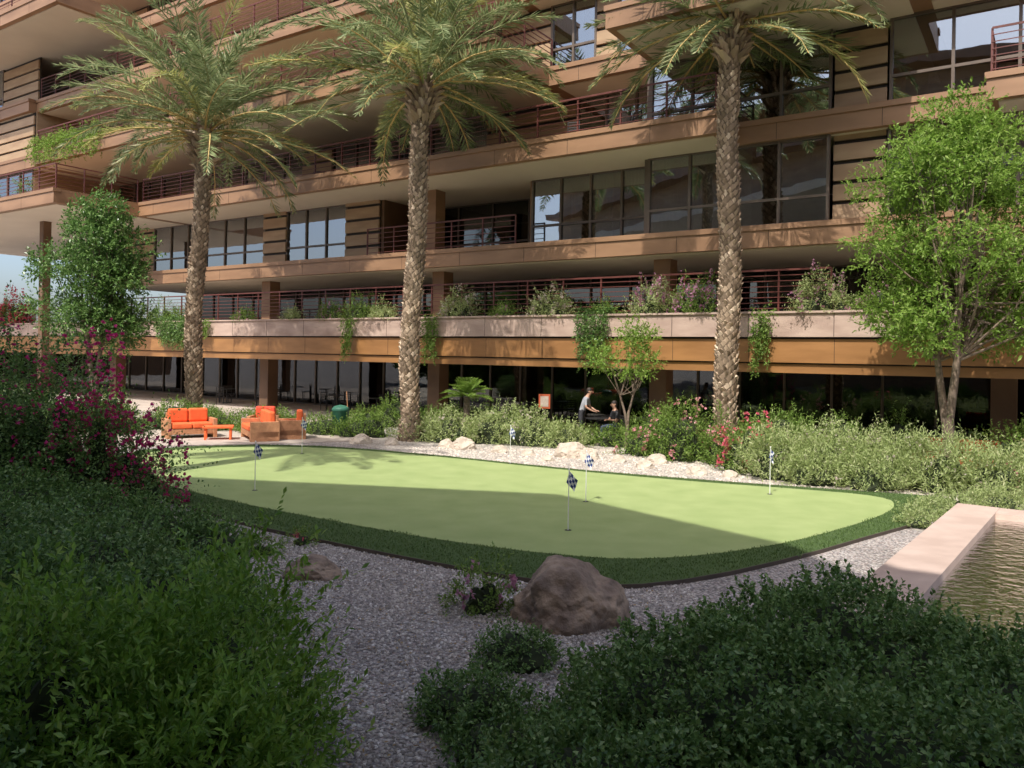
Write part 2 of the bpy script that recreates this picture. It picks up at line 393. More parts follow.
slab(-62,-37.5,18.4,F4); slab(-37.5,-8.05,22.5,F4); slab(-8.05,-1.4,24.1,F4); slab(-1.4,13,23.0,F4)
rail(-62,-37.6,18.55,F4,1.15); railD(-37.65,18.55,22.5,F4); rail(-37.4,-8.2,22.65,F4); railD(-8.15,22.65,24.4,F4)
rail(-1.3,13,23.15,F4); railD(-1.3,23.15,24.4,F4)
z0,z1=F4,F5-.65
slat(-62,-59,21.5,z0,z1);window(-59,-46,21.5,z0,z1,1.5,cur=.7); wallD(-46,21.5,26.4,z0,z1)
window(-45.9,-30,26.4,z0,z1,1.5); slat(-30,-28,26.3,z0,z1); window(-28,-19,26.4,z0,z1,1.5); slat(-19,-14.8,26.2,z0,z1)
window(-14.8,-11.2,26.2,z0,z1,1.2); wallD(-11.1,24.4,26.4,z0,z1,'frame')
window(-11,-5.4,24.4,z0,z1,1.4,cur=.45); slat(-5.3,-3.9,24.5,z0,z1); window(-3.8,13,24.5,z0,z1,1.5)
slab(-62,-45,21.2,F5); slab(-45,-15,21.0,F5); slab(-15,-11,24.4,F5); slab(-11,-3,21.0,F5); slab(-3,13,23.6,F5)
rail(-44.8,-15.1,21.15,F5); railD(-15.15,21.15,24.8,F5)
z0,z1=F5,F6-.65
window(-62,-50,21.5,z0,z1,1.4,cur=.8); slat(-50,-46,21.5,z0,z1); wallD(-46,21.6,25.4,z0,z1)
window(-45.9,-34,25.5,z0,z1,1.5); slat(-34,-31,25.4,z0,z1); window(-31,-23,25.5,z0,z1,1.5); slat(-23,-21,25.4,z0,z1)
window(-21,-17.4,25.2,z0,z1,1.2); slat(-17.4,-15.2,24.9,z0,z1); window(-15.2,-13.4,24.9,z0,z1,.9); slat(-13.4,-12.5,24.9,z0,z1)
window(-12.5,-5.4,24.9,z0,z1,1.3); slat(-5.4,-3.9,24.9,z0,z1); window(-3.9,13,24.9,z0,z1,1.5)
slab(-62,-46,21.2,F6); slab(-46,-16,21.6,F6); slab(-16,13,24.0,F6)
rail(-45.8,-16.1,21.75,F6)
slab(-62,-38,18.6,F7); slab(-38,-16,22.5,F7); slab(-16,13,23.5,F7)
rail(-61.9,-38.1,18.75,F7)
slab(-62,13,21.5,F8); slab(-62,13,22.5,F9)
for (z0,z1) in ((F6,F7-.65),(F7,F8-.65),(F8,F9-.65)):
    window(-62,-50,21.7 if z0<F8 else 23.2,z0,z1,1.4,cur=.8); slat(-50,-46,21.7 if z0<F8 else 23.2,z0,z1)
    u=-46
    while u<13:
        w=random.choice([3,5,6]); w=min(w,13-u); window(u,u+w,25.3,z0,z1,1.4); u+=w
        if u<12: slat(u,u+1.5,25.2,z0,z1); u+=1.5
for (u,za,zb) in ((-61.9,F4,F9-.65),(12.9,0,F9-.65)): A['tan'].add(u-.08,u+.08,24.6,33.9,za,zb)
A['inner'].add(-61.8,12.8,30.9,31.0,F4,F9-.65); A['inner'].add(-42.7,12.8,32.9,33.0,0,9.3)
for z0,z1 in ((F3,F4-.65),(F4,F5-.65),(F5,F6-.65),(F6,F7-.65)):
    for u in range(-58,12,6):
        if z0==F3 and u<-42: continue
        A['inner'].add(u-.06,u+.06,28.1,32.9,z0,z1)
names=dict(bronze='fascias',copper='podium_fascia',brown='columns',cream='soffits',pink='planter_wall',tan='cladding',dark='shadow_gaps',frame='window_frames',rail='railings',curtain='curtains',inner='interior_walls',glass='windows',glassd='storefront_windows',pave='terrace_floor')
for k,a in A.items(): a.build(names[k],M[k],B)

# unseen camera-side wing, outline shaped to cast the foreground shade (behind / above the viewer)
C=empty('shadow_casting_wing')
foot=[(-45,8.5),(-13,4.7),(-5.3,3.4),(-2.1,-.6),(-1.5,-2.7),(1.7,-4.5),(26,-10),(26,-24),(-45,-24)]
for i,z in enumerate((14.0,17.0,20.0)):
    prism('slab_%d'%i,foot,z-.6,z,M['cream'] if i==0 else M['bronze'],C)
    if i<2:
        f2=[(x-.5 if x>-40 else x+.3, y-1.3 if y>-20 else y+.3) for x,y in foot]
        prism('wall_%d'%i,f2,z,z+2.4,M['tan'],C)
prism('base',[(-40,-12),(24,-16),(24,-23),(-40,-23)],0,13.4,M['tan'],C)
prism('reflection_blocker_wall',[W(-80.5,8)[:2],W(-80,8)[:2],W(-80,34)[:2],W(-80.5,34)[:2]],0,4.5,M['brown'])  # unseen wall, added to block pale sky reflections in the storefront glass

# ---------------- palms ----------------
trunkm = leafmat('palm_trunk',(.2,.145,.1),(.44,.33,.235),(.6,.48,.36),0,.85)
trunkc = mat('palm_trunk_core',(.2,.15,.1),(.11,.08,.055),.95,10)
def palm(name,x,y,h,r,seed,nf=52,flen=4.3,lean=(0,0),fan=100):
    rr=np.random.default_rng(seed); q=QB()
    def cen(z):
        t=z/h; return np.array([x+lean[0]*t*t+.05*math.sin(z*.9+seed),y+lean[1]*t*t,z])
    def rad(z):
        t=z/h; b=r*(1.12-.15*t)+.012*math.sin(z*2.3+seed)
        if z<.8: b+=.1*(1-z/.8)
        if z>h-1.4: b+=.15*math.sin((z-h+1.4)/1.4*math.pi*.75)
        return b
    zs=np.linspace(0,h+.3,24); V,F=tube([cen(z) for z in zs],[rad(min(z,h))*.93 for z in zs],14); q.add(V,F,1)
    dz=.0105; n=int(h/dz); TV=[]
    for i in range(n):
        z=i*dz; a=i*2.39996+ rr.uniform(-.07,.07); c=cen(z); rd=rad(z)
        e=np.array([math.cos(a),math.sin(a),0]); t=np.array([-e[1],e[0],0]); up=np.array([0,0,1.])
        top = z>h-1.4
        w=.085*(1.5 if top else 1)*rr.uniform(.6,1.2); hh=.09*(1.7 if top else 1); out=(.05 if not top else rr.uniform(.1,.34))*rr.uniform(.3,1.7)
        b0=c+e*rd*.93
        tip=b0+e*out+up*hh*rr.uniform(.5,1.1)
        tw=w*.4
        TV.append([b0-t*w, b0-up*hh, b0+t*w, tip+t*tw, tip-t*tw, b0+up*hh*.9])
    TV=np.array(TV); N=len(TV)
    V=TV.reshape(-1,3); bs=np.arange(N)[:,None]*6
    F=np.concatenate([bs+np.array([[1,2,3,4]]), bs+np.array([[0,1,4,5]]), bs+np.array([[2,5,4,3]])])
    q.add(V,F,0)
    top=cen(h)
    for i in range(nf):
        u=i/nf; az=i*2.39996+rr.uniform(-.25,.25)
        el=math.radians(86-u*fan+rr.uniform(-9,9)) ; Lf=flen*rr.uniform(.8,1.1)*(1 if u<.8 else .88)
        m=24; pts=[]; tang=[]; p=top+np.array([math.cos(az)*.2,math.sin(az)*.2,rr.uniform(-.1,.35)-u*.4]); e=el
        bend=rr.uniform(.65,1.45)*(1.0 if u<.6 else .72)
        az2=az; tw=rr.uniform(-.025,.025)
        for j in range(m+1):
            d=np.array([math.cos(az2)*math.cos(e),math.sin(az2)*math.cos(e),math.sin(e)])
            pts.append(p.copy()); tang.append(d); p=p+d*Lf/m; e-=bend/m*(.4+1.6*j/m); az2+=tw+rr.uniform(-.01,.01)
        pts=np.array(pts);tang=np.array(tang)
        V,F=tube(pts[::4],[.038*(1-.85*k/6) +.005 for k in range(7)],4); q.add(V,F,3 if u<.7 else 4)
        K=92; t=np.sort(rr.uniform(.1,1,K)); idx=t*m; i0=np.minimum(idx.astype(int),m-1); fr=(idx-i0)[:,None]
        P=pts[i0]*(1-fr)+pts[i0+1]*fr; T=nrm(tang[i0])
        side=nrm(np.cross(T,np.array([0,0,1.0])+1e-4)); upv=np.cross(side,T)
        prof=np.sin(np.clip((t-.05)/.95,0,1)*math.pi*.82+.25)
        lm=2 if rr.random()<.86 else 5
        for sgn in (-1,1):
            ld=nrm(T*(.55+.5*t[:,None])+side*sgn*rr.uniform(.5,1.0,(K,1))+upv*rr.uniform(-.1,.6,(K,1))-np.array([0,0,.4])*rr.uniform(.1,1,(K,1)))
            q.leaves(P,ld,nrm(upv+R.normal(size=(K,3))*.4),.66*np.maximum(prof,.3)*rr.uniform(.7,1.15,K),.042,lm,.1)
    for i in range(10):
        az=rr.uniform(0,6.28); p=top+np.array([0,0,.1]); pts=[]; e=1.1
        for j in range(7):
            pts.append(p.copy()); p=p+np.array([math.cos(az)*math.cos(e),math.sin(az)*math.cos(e),math.sin(e)])*.2; e-=.33
        V,F=tube(pts,[.022]*7,4); q.add(V,F,4)
        N=50; b=np.array(pts[-1]); pp=b+rr.normal(size=(N,3))*.05
        q.leaves(pp,nrm(rr.normal(size=(N,3))*.35-np.array([0,0,1])),nrm(rr.normal(size=(N,3))),.45,.012,4)
    return q.build(name,[trunkm,trunkc,L_palm,mat('rachis_green_'+name,(.3,.33,.14)),mat('rachis_tan_'+name,(.6,.42,.16)),L_palm2])
palm('shadow_date_palm',-11.8,29.6,11.0,.28,1,76,5.4,(.35,0),98)
palm('shadow_date_palm',-3.25,25.6,11.6,.28,2,72,5.0,(.3,0),100)
palm('shadow_date_palm',6.1,22.6,12.55,.29,3,68,4.7,(-.15,0),112)
palm('shadow_date_palm',-9.9,13.6,14.5,.29,4,40,4.0,(-.2,0))  # unseen palm, added off-frame so its crown throws streaks on the green

# ---------------- trees ----------------
def tree(name,x,y,trunk,clumps,lm,dens=34,cr=.55,L=.09,Wd=.035,k=9,sl=.35,tr=.11,fork=1.6,nstem=2):
    q=QB(); stems=[]
    for s in range(nstem):
        a=s*2*math.pi/nstem+.4; top=np.array([x,y,0])+np.array([math.cos(a)*.45,math.sin(a)*.45,trunk])
        pts=[np.array([x,y,0]),np.array([x+.03,y,fork*.6]),np.array([x,y,fork])+np.array([math.cos(a),math.sin(a),0])*.06,(np.array([x,y,fork])*.5+top*.5)+R.normal(size=3)*.06,top]
        V,F=tube(pts,[tr*1.25,tr,tr*.75,tr*.6,tr*.45],9); q.add(V,F,1); stems.append(pts)
    for c in clumps:
        c=np.array(c[:4]); cc=c[:3]; r=c[3]
        st=stems[R.integers(0,len(stems))]; b=st[3] if R.random()<.4 else st[4]
        mid=b*.5+cc*.5+R.normal(size=3)*.12-np.array([0,0,.1])
        V,F=tube([b,mid,cc],[tr*.3,tr*.2,tr*.07],5); q.add(V,F,1)
        N=int(dens*(r/.5)**2); d=nrm(R.normal(size=(N,3))); p=cc+d*(r*R.uniform(.25,1,N)**.6)[:,None]*np.array([1.15,1.15,.75])
        q.shoots(p,nrm(d+R.normal(size=(N,3))*.5+np.array([0,0,.1])),k,sl,L,Wd,0,.8)
    return q.build(name,[lm,L_bark])
def clumps(cx,cy,cz,rx,ry,rz,n,r0=.4,r1=.7,taper=.0):
    o=[]
    while len(o)<n:
        d=R.uniform(-1,1,3); l=np.linalg.norm(d)
        if l>1 or l<.35: continue
        tz=1-taper*max(0,d[2])
        o.append((cx+d[0]*rx*tz,cy+d[1]*ry*tz,cz+d[2]*rz,R.uniform(r0,r1)))
    return o
cl=clumps(10.0,18.2,5.9,2.1,1.6,3.1,72,.3,.6,.45)+clumps(11.6,17.6,4.9,1.2,1.0,1.7,26,.35,.55)
tree('ash_tree',10.05,18.4,4.2,cl,L_bright,62,.5,.12,.05,9,.32,.12,1.5,3)
cl=clumps(-14.7,28,5.2,1.7,1.5,2.7,34,.35,.75,.3)+[(-16.3,28,4.2,.6),(-13.2,27.8,3.9,.6),(-14.2,28,7.6,.5),(-16.0,27.8,5.6,.45),(-13.1,28,6.3,.4)]
tree('citrus_tree',-14.6,28,4.2,cl,L_dark,60,.5,.14,.07,9,.42,.12,1.6,2)
tree('young_tree',3.5,24.2,2.2,clumps(3.5,24.2,2.85,1.0,.8,.8,22,.22,.42),L_bright,70,.4,.1,.05,7,.26,.05,1.1,2)
tree('reflection_trees',-60,62,5,clumps(-60,62,5,14,6,4,60,1.4,2.4),L_mid,26,1.5,.4,.2,6,.9,.3,2,3)
tree('reflection_trees',-36,18,4,clumps(-36,18,4,6,12,4,90,1.4,2.2),L_mid,26,1.5,.4,.2,6,.9,.3,2,3)  # unseen tree row, added out of frame to darken the storefront reflections

# ---------------- shrubs ----------------
shrub('boxwood_hedge',[(.7,4.3,1.2,1.1,.66),(1.5,5.4,1.25,1.2,.92),(2.5,5.9,1.3,1.3,1.08),(2.4,4.0,1.5,1.4,1.0),(3.4,5.3,1.1,1.2,.88),(1.0,3.0,1.3,1.2,.7),(3.4,3.8,1.3,1.3,.85),(2.0,2.6,1.4,1.0,.75),(.1,2.6,1.0,.8,.45)],L_box,330,.042,.03,9,.12,.8,lumpy=.1,freq=6)
shrub('nandina_shrub',[(-1.95,5.3,.65,.75,1.15),(-2.6,4.7,.8,.7,1.15),(-1.75,4.4,.55,.6,.8)],L_nand,200,.07,.027,13,.34,.7,lumpy=.26,spread=.75,freq=4,core=.64)
shrub('dark_shrub',[(-3.9,5.6,1.2,1.1,1.1),(-3.2,3.9,1.1,.9,.85),(-4.8,6.8,1.4,1.2,1.1),(-2.5,3.2,.9,.7,.55)],L_dark,240,.055,.032,9,.18,.6,lumpy=.18,freq=5)
shrub('dark_shrub',[(-3.3,7.9,.95,.9,.62),(-4.6,8.6,1.3,1.1,.78),(-6.2,9.2,1.5,1.2,.95),(-3.8,6.9,.9,.8,.68)],L_box,200,.06,.036,8,.18,.6,lumpy=.18,freq=5)
shrub('mid_shrub',[(-4.9,11.2,.9,.8,.5),(-6.2,11.8,1.1,.9,.6),(-7.6,12.3,1.2,1.0,.75),(-4.1,10.9,.6,.5,.34)],L_dark,150,.065,.036,8,.18,.6,lumpy=.14,freq=5)
shrub('bougainvillea',[(-8.3,14.3,1.3,1.2,2.3),(-9.6,14.8,1.5,1.2,2.8),(-7.3,13.9,.85,.8,1.3),(-9.0,13.4,1.4,1,1.9)],L_dark,80,.075,.045,8,.5,.4,flower=(P_mag,14,.065,-.1),lumpy=.3,freq=4,core=.6)
shrub('purple_bougainvillea',[(-6.65,14.2,.6,.5,1.7),(-7.3,14.0,.55,.5,2.2)],L_dark,70,.06,.035,8,.45,.4,flower=(P_mag,95,.07,.0),lumpy=.35,core=.5)
shrub('rose_shrub',[(-.28,8.75,.34,.3,.5)],L_mid,230,.045,.025,7,.12,.7,flower=(P_purp,50,.055,.3),core=.5,lumpy=.25)
shrub('low_shrub',[(.1,7.3,.42,.36,.26)],L_box,420,.035,.02,7,.09,.7)
shrub('low_shrub',[(-.25,6.1,.42,.4,.34),(-.05,5.5,.35,.35,.28)],L_box,420,.04,.024,7,.1,.7)
shrub('flower_tuft',[(-3.35,11.0,.25,.2,.22)],L_mid,260,.04,.02,6,.1,.7,flower=(P_purp,22,.04,.3),core=.5)
shrub('flower_tuft',[(-3.0,11.6,.2,.18,.2)],L_mid,260,.04,.02,6,.1,.7,flower=(P_red,22,.04,.3),core=.5)
shrub('sage_shrub',[(-1.8,25.4,.9,.7,.8),(-.5,25.4,.9,.7,.95),(.7,25.0,.9,.7,.85),(1.7,24.6,.7,.6,.6),(-2.9,25.8,.8,.6,.65)],L_sage,100,.09,.038,8,.28,.9,lumpy=.25,core=.7,flower=(P_white,10,.05,.2))
shrub('sage_shrub',[(-4.9,26.6,.9,.6,.6),(-6.2,27.2,.9,.7,.6)],L_mid,90,.08,.035,8,.22,.8,lumpy=.2)
shrub('oleander_shrub',[(4.7,22.0,.8,.7,1.35),(5.6,21.2,.5,.5,1.1),(3.7,22.9,.5,.5,.7)],L_mid,100,.1,.032,8,.3,.9,flower=(P_pink,26,.07,.1),core=.7,lumpy=.25)
shrub('red_flower_shrub',[(5.9,19.9,.75,.5,1.1)],L_mid,90,.09,.03,8,.26,.9,flower=(P_red,55,.07,.1),core=.7,lumpy=.3)
shrub('meadow_shrub',[(6.3,18.9,.8,.7,.95),(7.3,18.5,.9,.8,1.05),(8.4,18.2,.9,.8,1.0),(9.4,17.5,.9,.8,1.0),(10.2,16.8,.8,.7,.8),(8.0,17.5,.8,.5,.6),(6.9,18.0,.7,.4,.55)],L_sage,125,.11,.026,9,.36,1.3,lumpy=.24,core=.68,flower=(P_white,16,.035,.2),freq=4)
shrub('lantana_shrub',[(10.9,15.9,.7,.6,.75),(11.9,15.2,.8,.6,.8),(11.4,16.8,.9,.7,1.1)],L_sage,110,.08,.035,8,.2,.9,flower=(P_pink,40,.05,.1),lumpy=.2)
shrub('groundcover_plant',[(7.6,14.4,.5,.35,.24),(8.4,15.1,.6,.35,.3),(7.0,13.6,.35,.3,.18),(9.4,15.4,.7,.4,.35)],L_sage,260,.06,.024,7,.14,.9,core=.6)
for (x,y,r,h,m) in ((-8.5,27.6,1.1,.7,L_mid),(-11.5,28.2,1.3,.8,L_mid),(-14,27,1.2,1.1,L_mid),(-17,27.5,1.6,1.4,L_dark),(6.8,20.9,.9,1.3,L_mid),(12.2,18.4,1.1,1.5,L_mid),(-14.5,22.5,1.5,1.0,L_mid),(-17,20.5,1.8,1.5,L_mid)):
    shrub('garden_shrub',[(x,y,r,r*.8,h),(x+r*.8,y-.3,r*.6,r*.6,h*.75)],m,90,.08,.038,8,.24,.8,lumpy=.2)
bl=[]
for i in range(22):
    u=-22+i*1.35; x,y,_=W(u,22.6+random.uniform(-.3,.3))
    if u<5: bl.append((x,y,.75,.55,random.uniform(.4,1.2) if not 1<x<3.6 else .45))
shrub('foundation_planting',bl,L_mid,90,.09,.038,8,.26,.9,lumpy=.25)
q=QB(); c=np.array([-1.5,27.0,1.35])
V,F=tube([(-1.5,27,0),(-1.5,27,1.35)],[.12,.1],8); q.add(V,F,1)
for i in range(34):
    az=i*2.4; el=R.uniform(.1,1.3); d=np.array([math.cos(az)*math.cos(el),math.sin(az)*math.cos(el),math.sin(el)])
    K=22; t=np.linspace(.15,1,K); P=c+d*t[:,None]*1.0-np.array([0,0,.5])*(t[:,None]**2)*.6
    sd=np.cross(d,[0,0,1.]); sd/=np.linalg.norm(sd)
    for s in (-1,1): q.leaves(P,nrm(d*.5+sd*s*np.ones((K,1))+np.array([0,0,.2])),nrm(R.normal(size=(K,3))+np.array([0,0,2.])),.28*np.sin(t*2.6+.3),.03,0)
q.build('cycad_palm',[L_bright,L_bark])
def planter_bush(name,u,z,r,h,lm,fl=None,d=23.9):
    x,y,_=W(u,d); o=shrub(name,[(x,y,r*.8,.4,h),(x+r*.5,y-.3,r*.5,.35,h*R.uniform(.5,.9)),(x-r*.5,y+.2,r*.5,.35,h*R.uniform(.4,.8))],lm,95,.08,.036,7,.26,.8,flower=fl,lumpy=.35,core=.5); o.location.z=z; return o
U=lambda c,D=23.9:-c*D
for (cx,r,h,lm,fl) in ((1.30,.5,.5,L_mid,(P_purp,20,.06,.1)),(1.16,.4,.45,L_sage,None),(1.06,.5,.65,L_mid,(P_purp,30,.06,.1)),(.985,.7,.9,L_mid,None),(.935,.45,.6,L_sage,None),(.775,.65,1.0,L_sage,(P_white,40,.06,.1)),(.69,.4,.45,L_mid,(P_purp,40,.06,.1)),(.605,.7,.95,L_sage,(P_white,40,.06,.1)),(.52,.35,.4,L_mid,None),(.445,.65,1.1,L_sage,(P_purp,60,.07,.1)),(.385,.65,1.1,L_mid,(P_purp,60,.07,.1)),(.225,.8,1.1,L_sage,(P_purp,50,.06,.1)),(.16,.7,.8,L_mid,(P_purp,25,.06,.1)),(.09,.6,.6,L_mid,None),(1.55,1.2,.9,L_mid,None),(1.75,1.1,.8,L_mid,None)):
    planter_bush('planter_shrub',U(cx),4.1,r,h,lm,fl)
planter_bush('red_bougainvillea',U(2.22),4.1,1.3,1.6,L_mid,(P_red,90,.12,-.2))
planter_bush('red_bougainvillea',U(2.33),4.1,1.0,1.2,L_mid,(P_red,70,.12,-.2))
def vine(name,u,w,ztop,zbot,d=23.42,lm=L_mid,dens=420):
    A_=w*(ztop-zbot); N=int(A_*dens/2); uu=R.uniform(-w/2,w/2,N); f=R.uniform(0,1,N)
    zz=ztop-(ztop-zbot)*f*(1-.35*np.abs(np.sin(uu*5+u*3)))
    P=np.array([W(u+a,d-R.uniform(0,.22)*(1 if z<4.2 else -1.5),z) for a,z in zip(uu*(1-.35*f),zz)])
    q=QB(); dd=nrm(np.tile(np.array([-.3,-.45,-.8]),(N,1))+R.normal(size=(N,3))*.4)
    q.shoots(P,dd,6,.22,.075,.05,0,.8); return q.build(name,[lm])
vine('hanging_vine',U(1.01,23.5),.6,4.3,2.4)
vine('hanging_vine',U(.825,23.5),.8,4.35,2.4)
vine('hanging_vine',U(.533,23.5),1.35,4.5,2.3,lm=L_dark)
vine('hanging_vine',U(.297,23.5),.65,4.35,2.3)
vine('hanging_vine',U(1.52,23.5),3.2,4.5,2.8,lm=L_dark)
vine('hanging_vine',U(1.42,23.5),1.2,4.3,3.3)
q=QB()
for i in range(9):
    u=-44.6+i*.75; N=150
    P=np.array([W(u+R.uniform(-.5,.5),20.95+R.uniform(-.25,.4),13.0+R.uniform(-.6,.75)) for _ in range(N)])
    q.shoots(P,nrm(R.normal(size=(N,3))+np.array([-.2,-.4,.1])),6,.25,.1,.06,0,.8)
q.build('balcony_planting',[L_bright])
q=QB()
for i in range(7):
    u=-61+i*3.3; N=70
    P=np.array([W(u+R.uniform(-.6,.6),18.8+R.uniform(-.2,.3),10.2+R.uniform(-.1,.6)) for _ in range(N)])
    q.shoots(P,nrm(R.normal(size=(N,3))+np.array([-.2,-.4,.1])),6,.25,.1,.06,0,.8)
q.build('balcony_planting',[L_mid])

# ---------------- boulders ----------------
def boulder(name,x,y,sx,sy,sz,seed,m,cut=.85):
    bpy.ops.mesh.primitive_ico_sphere_add(subdivisions=6,radius=1); o=bpy.context.object; o.name=name; o.data.name=name
    sv=Vector((seed*7.3,seed*3.1,seed))
    for v in o.data.vertices:
        p=v.co.copy(); n1=noise.noise(p*1.1+sv); n2=noise.noise(p*2.6+sv); n3=noise.fractal(p*5+sv,1,2,5)
        fac=1.0
        for k in range(9):
            a=k*2.4+seed; dz=-.2+.16*k; nn=Vector((math.cos(a),math.sin(a),dz)).normalized()
            dd=p.dot(nn)
            if dd>cut: fac=min(fac,cut/dd)
        p=p*fac*(1+.16*n1+.08*abs(n2)+.06*n3)
        v.co=Vector((p.x*sx,p.y*sy,max(p.z,-.25)*sz))
    o.location=(x,y,sz*.12); o.data.materials.append(m)
    for p in o.data.polygons: p.use_smooth=True
    return o
rock=mat('boulder_rock',(.40,.30,.22),(.15,.11,.09),.85,3.2,1.0,22,lo=.34,hi=.64,detail=10)
rockp=mat('pale_rock',(.62,.54,.44),(.42,.35,.28),.85,3,.7,20)
boulder('boulder',.68,8.5,.63,.5,.55,5.2,rock)
boulder('boulder',-2.45,10.0,.36,.3,.22,2.4,rock)
for i,(x,y,s) in enumerate(((-1.4,23.6,.4),(1.7,22.2,.5),(2.1,21.8,.35),(-1.9,23.9,.28),(3.4,20.2,.24),(-.3,22.9,.25),(-4.6,24.6,.35),(4.5,19.2,.26),(9.7,14.6,.18),(2.9,21.3,.22),(.5,22.4,.2),(3.9,21.2,.3),(-3.6,24.3,.25),(5.2,18.9,.2),(1.0,21.2,.18))):
    boulder('garden_rock',x,y,s,s*.8,s*.75,3+i,rockp)

# ---------------- water basin ----------------
WB=empty('water_basin')
o0,o1=(3.0,7.72),(7.93,14.15); dx,dy=o1[0]-o0[0],o1[1]-o0[1]; l=math.hypot(dx,dy); dx/=l;dy/=l; px,py=dy,-dx; w=.64
capm=mat('basin_coping',(.58,.45,.38),(.48,.36,.3),.7,2,.2,60)
prism('left_wall',[o0,o1,(o1[0]+px*w,o1[1]+py*w),(o0[0]+px*w,o0[1]+py*w)],-.02,.32,capm,WB)
b0=(o1[0]+px*w+px*.003,o1[1]+py*w+py*.003)
prism('rear_wall',[b0,(b0[0]+px*7,b0[1]+py*7),(b0[0]+px*7-dx*w,b0[1]+py*7-dy*w),(b0[0]-dx*w,b0[1]-dy*w)],-.02,.317,capm,WB)
inn=[(o0[0]+px*w,o0[1]+py*w),(b0[0]-dx*w,b0[1]-dy*w),(b0[0]+px*7-dx*w,b0[1]+py*7-dy*w),(o0[0]+px*7.5,o0[1]+py*7.5)]
prism('basin_floor',inn,-.02,.03,gravelmat('basin_pebbles',[(.42,.3,.13),(.32,.22,.1),(.52,.4,.2),(.26,.19,.09),(.46,.37,.2)],11),WB)
m,nt,out=newmat('water'); t=nt.nodes.new('ShaderNodeBsdfTransparent'); t.inputs[0].default_value=(.85,.8,.6,1)
g=nt.nodes.new('ShaderNodeBsdfGlossy'); g.inputs['Roughness'].default_value=.03
fr=nt.nodes.new('ShaderNodeFresnel'); fr.inputs[0].default_value=1.33
mx=nt.nodes.new('ShaderNodeMixShader'); tc=nt.nodes.new('ShaderNodeTexCoord'); nn=nt.nodes.new('ShaderNodeTexNoise'); nn.inputs['Scale'].default_value=7; nn.inputs['Detail'].default_value=4
bp=nt.nodes.new('ShaderNodeBump'); bp.inputs['Strength'].default_value=.6; bp.inputs['Distance'].default_value=.06
nt.links.new(tc.outputs['Object'],nn.inputs['Vector']); nt.links.new(nn.outputs['Fac'],bp.inputs['Height'])
nt.links.new(bp.outputs['Normal'],g.inputs['Normal']); nt.links.new(bp.outputs['Normal'],fr.inputs['Normal'])
nt.links.new(fr.outputs[0],mx.inputs[0]); nt.links.new(t.outputs[0],mx.inputs[1]); nt.links.new(g.outputs[0],mx.inputs[2]); nt.links.new(mx.outputs[0],out.inputs['Surface'])
me=bpy.data.meshes.new('water'); me.from_pydata([(x,y,.22) for x,y in inn],[],[(0,1,2,3)]); me.materials.append(m); obj_from('water_surface',me,WB)

# ---------------- putting flags ----------------
m,nt,flo=newmat('flag_check'); bb=nt.nodes.new('ShaderNodeBsdfPrincipled'); bb.inputs['Roughness'].default_value=.8
tc=nt.nodes.new('ShaderNodeTexCoord'); ck=nt.nodes.new('ShaderNodeTexChecker'); ck.inputs['Scale'].default_value=1; ck.inputs[1].default_value=(.02,.05,.22,1); ck.inputs[2].default_value=(.75,.76,.8,1)
nt.links.new(tc.outputs['UV'],ck.inputs['Vector']); nt.links.new(ck.outputs[0],bb.inputs['Base Color']); nt.links.new(bb.outputs[0],flo.inputs['Surface']); flagm=m
polem=mat('flag_pole',(.8,.8,.77),(.75,.75,.72),.3); cupm=mat('cup',(.02,.02,.02))
for (x,y,a) in ((.93,12.6,-.3),(-5.0,15.7,.3),(1.44,15.1,-.4),(5.3,16.3,.6),(0.0,20.2,.2),(-5.6,21.5,.5)):
    q=QB(); V,F=tube([(0,0,0),(0,0,.95)],[.009,.007],8); q.add(V,F,0)
    V,F=tube([(0,0,.0),(0,0,.003),(0,0,.0031)],[.055,.054,.001],16); q.add(V,F,1)
    V,F=tube([(0,0,.95),(0,0,.975)],[.016,.004],8); q.add(V,F,0)
    fv=[];ff=[];n=6; fuv=[]
    for i in range(n+1):
        for j in range(n+1):
            s=i/n;t=j/n
            yy=.025*math.sin(s*7+t*3)*s
            fv.append((.01+s*.13-.05*t, yy, .93-t*.18-s*.14)); fuv.append((s*4,t*4))
    base=q.n
    for i in range(n):
        for j in range(n): ff.append((i*(n+1)+j,(i+1)*(n+1)+j,(i+1)*(n+1)+j+1,i*(n+1)+j+1))
    q.add(fv,ff,2)
    o=q.build('golf_flag',[polem,cupm,flagm]); o.location=(x,y,.058); o.rotation_euler=(0,0,a)
    uvl=o.data.uv_layers.new(name='UVMap')
    for lp in o.data.loops:
        vi=lp.vertex_index-base
        if 0<=vi<len(fuv): uvl.data[lp.index].uv=fuv[vi]

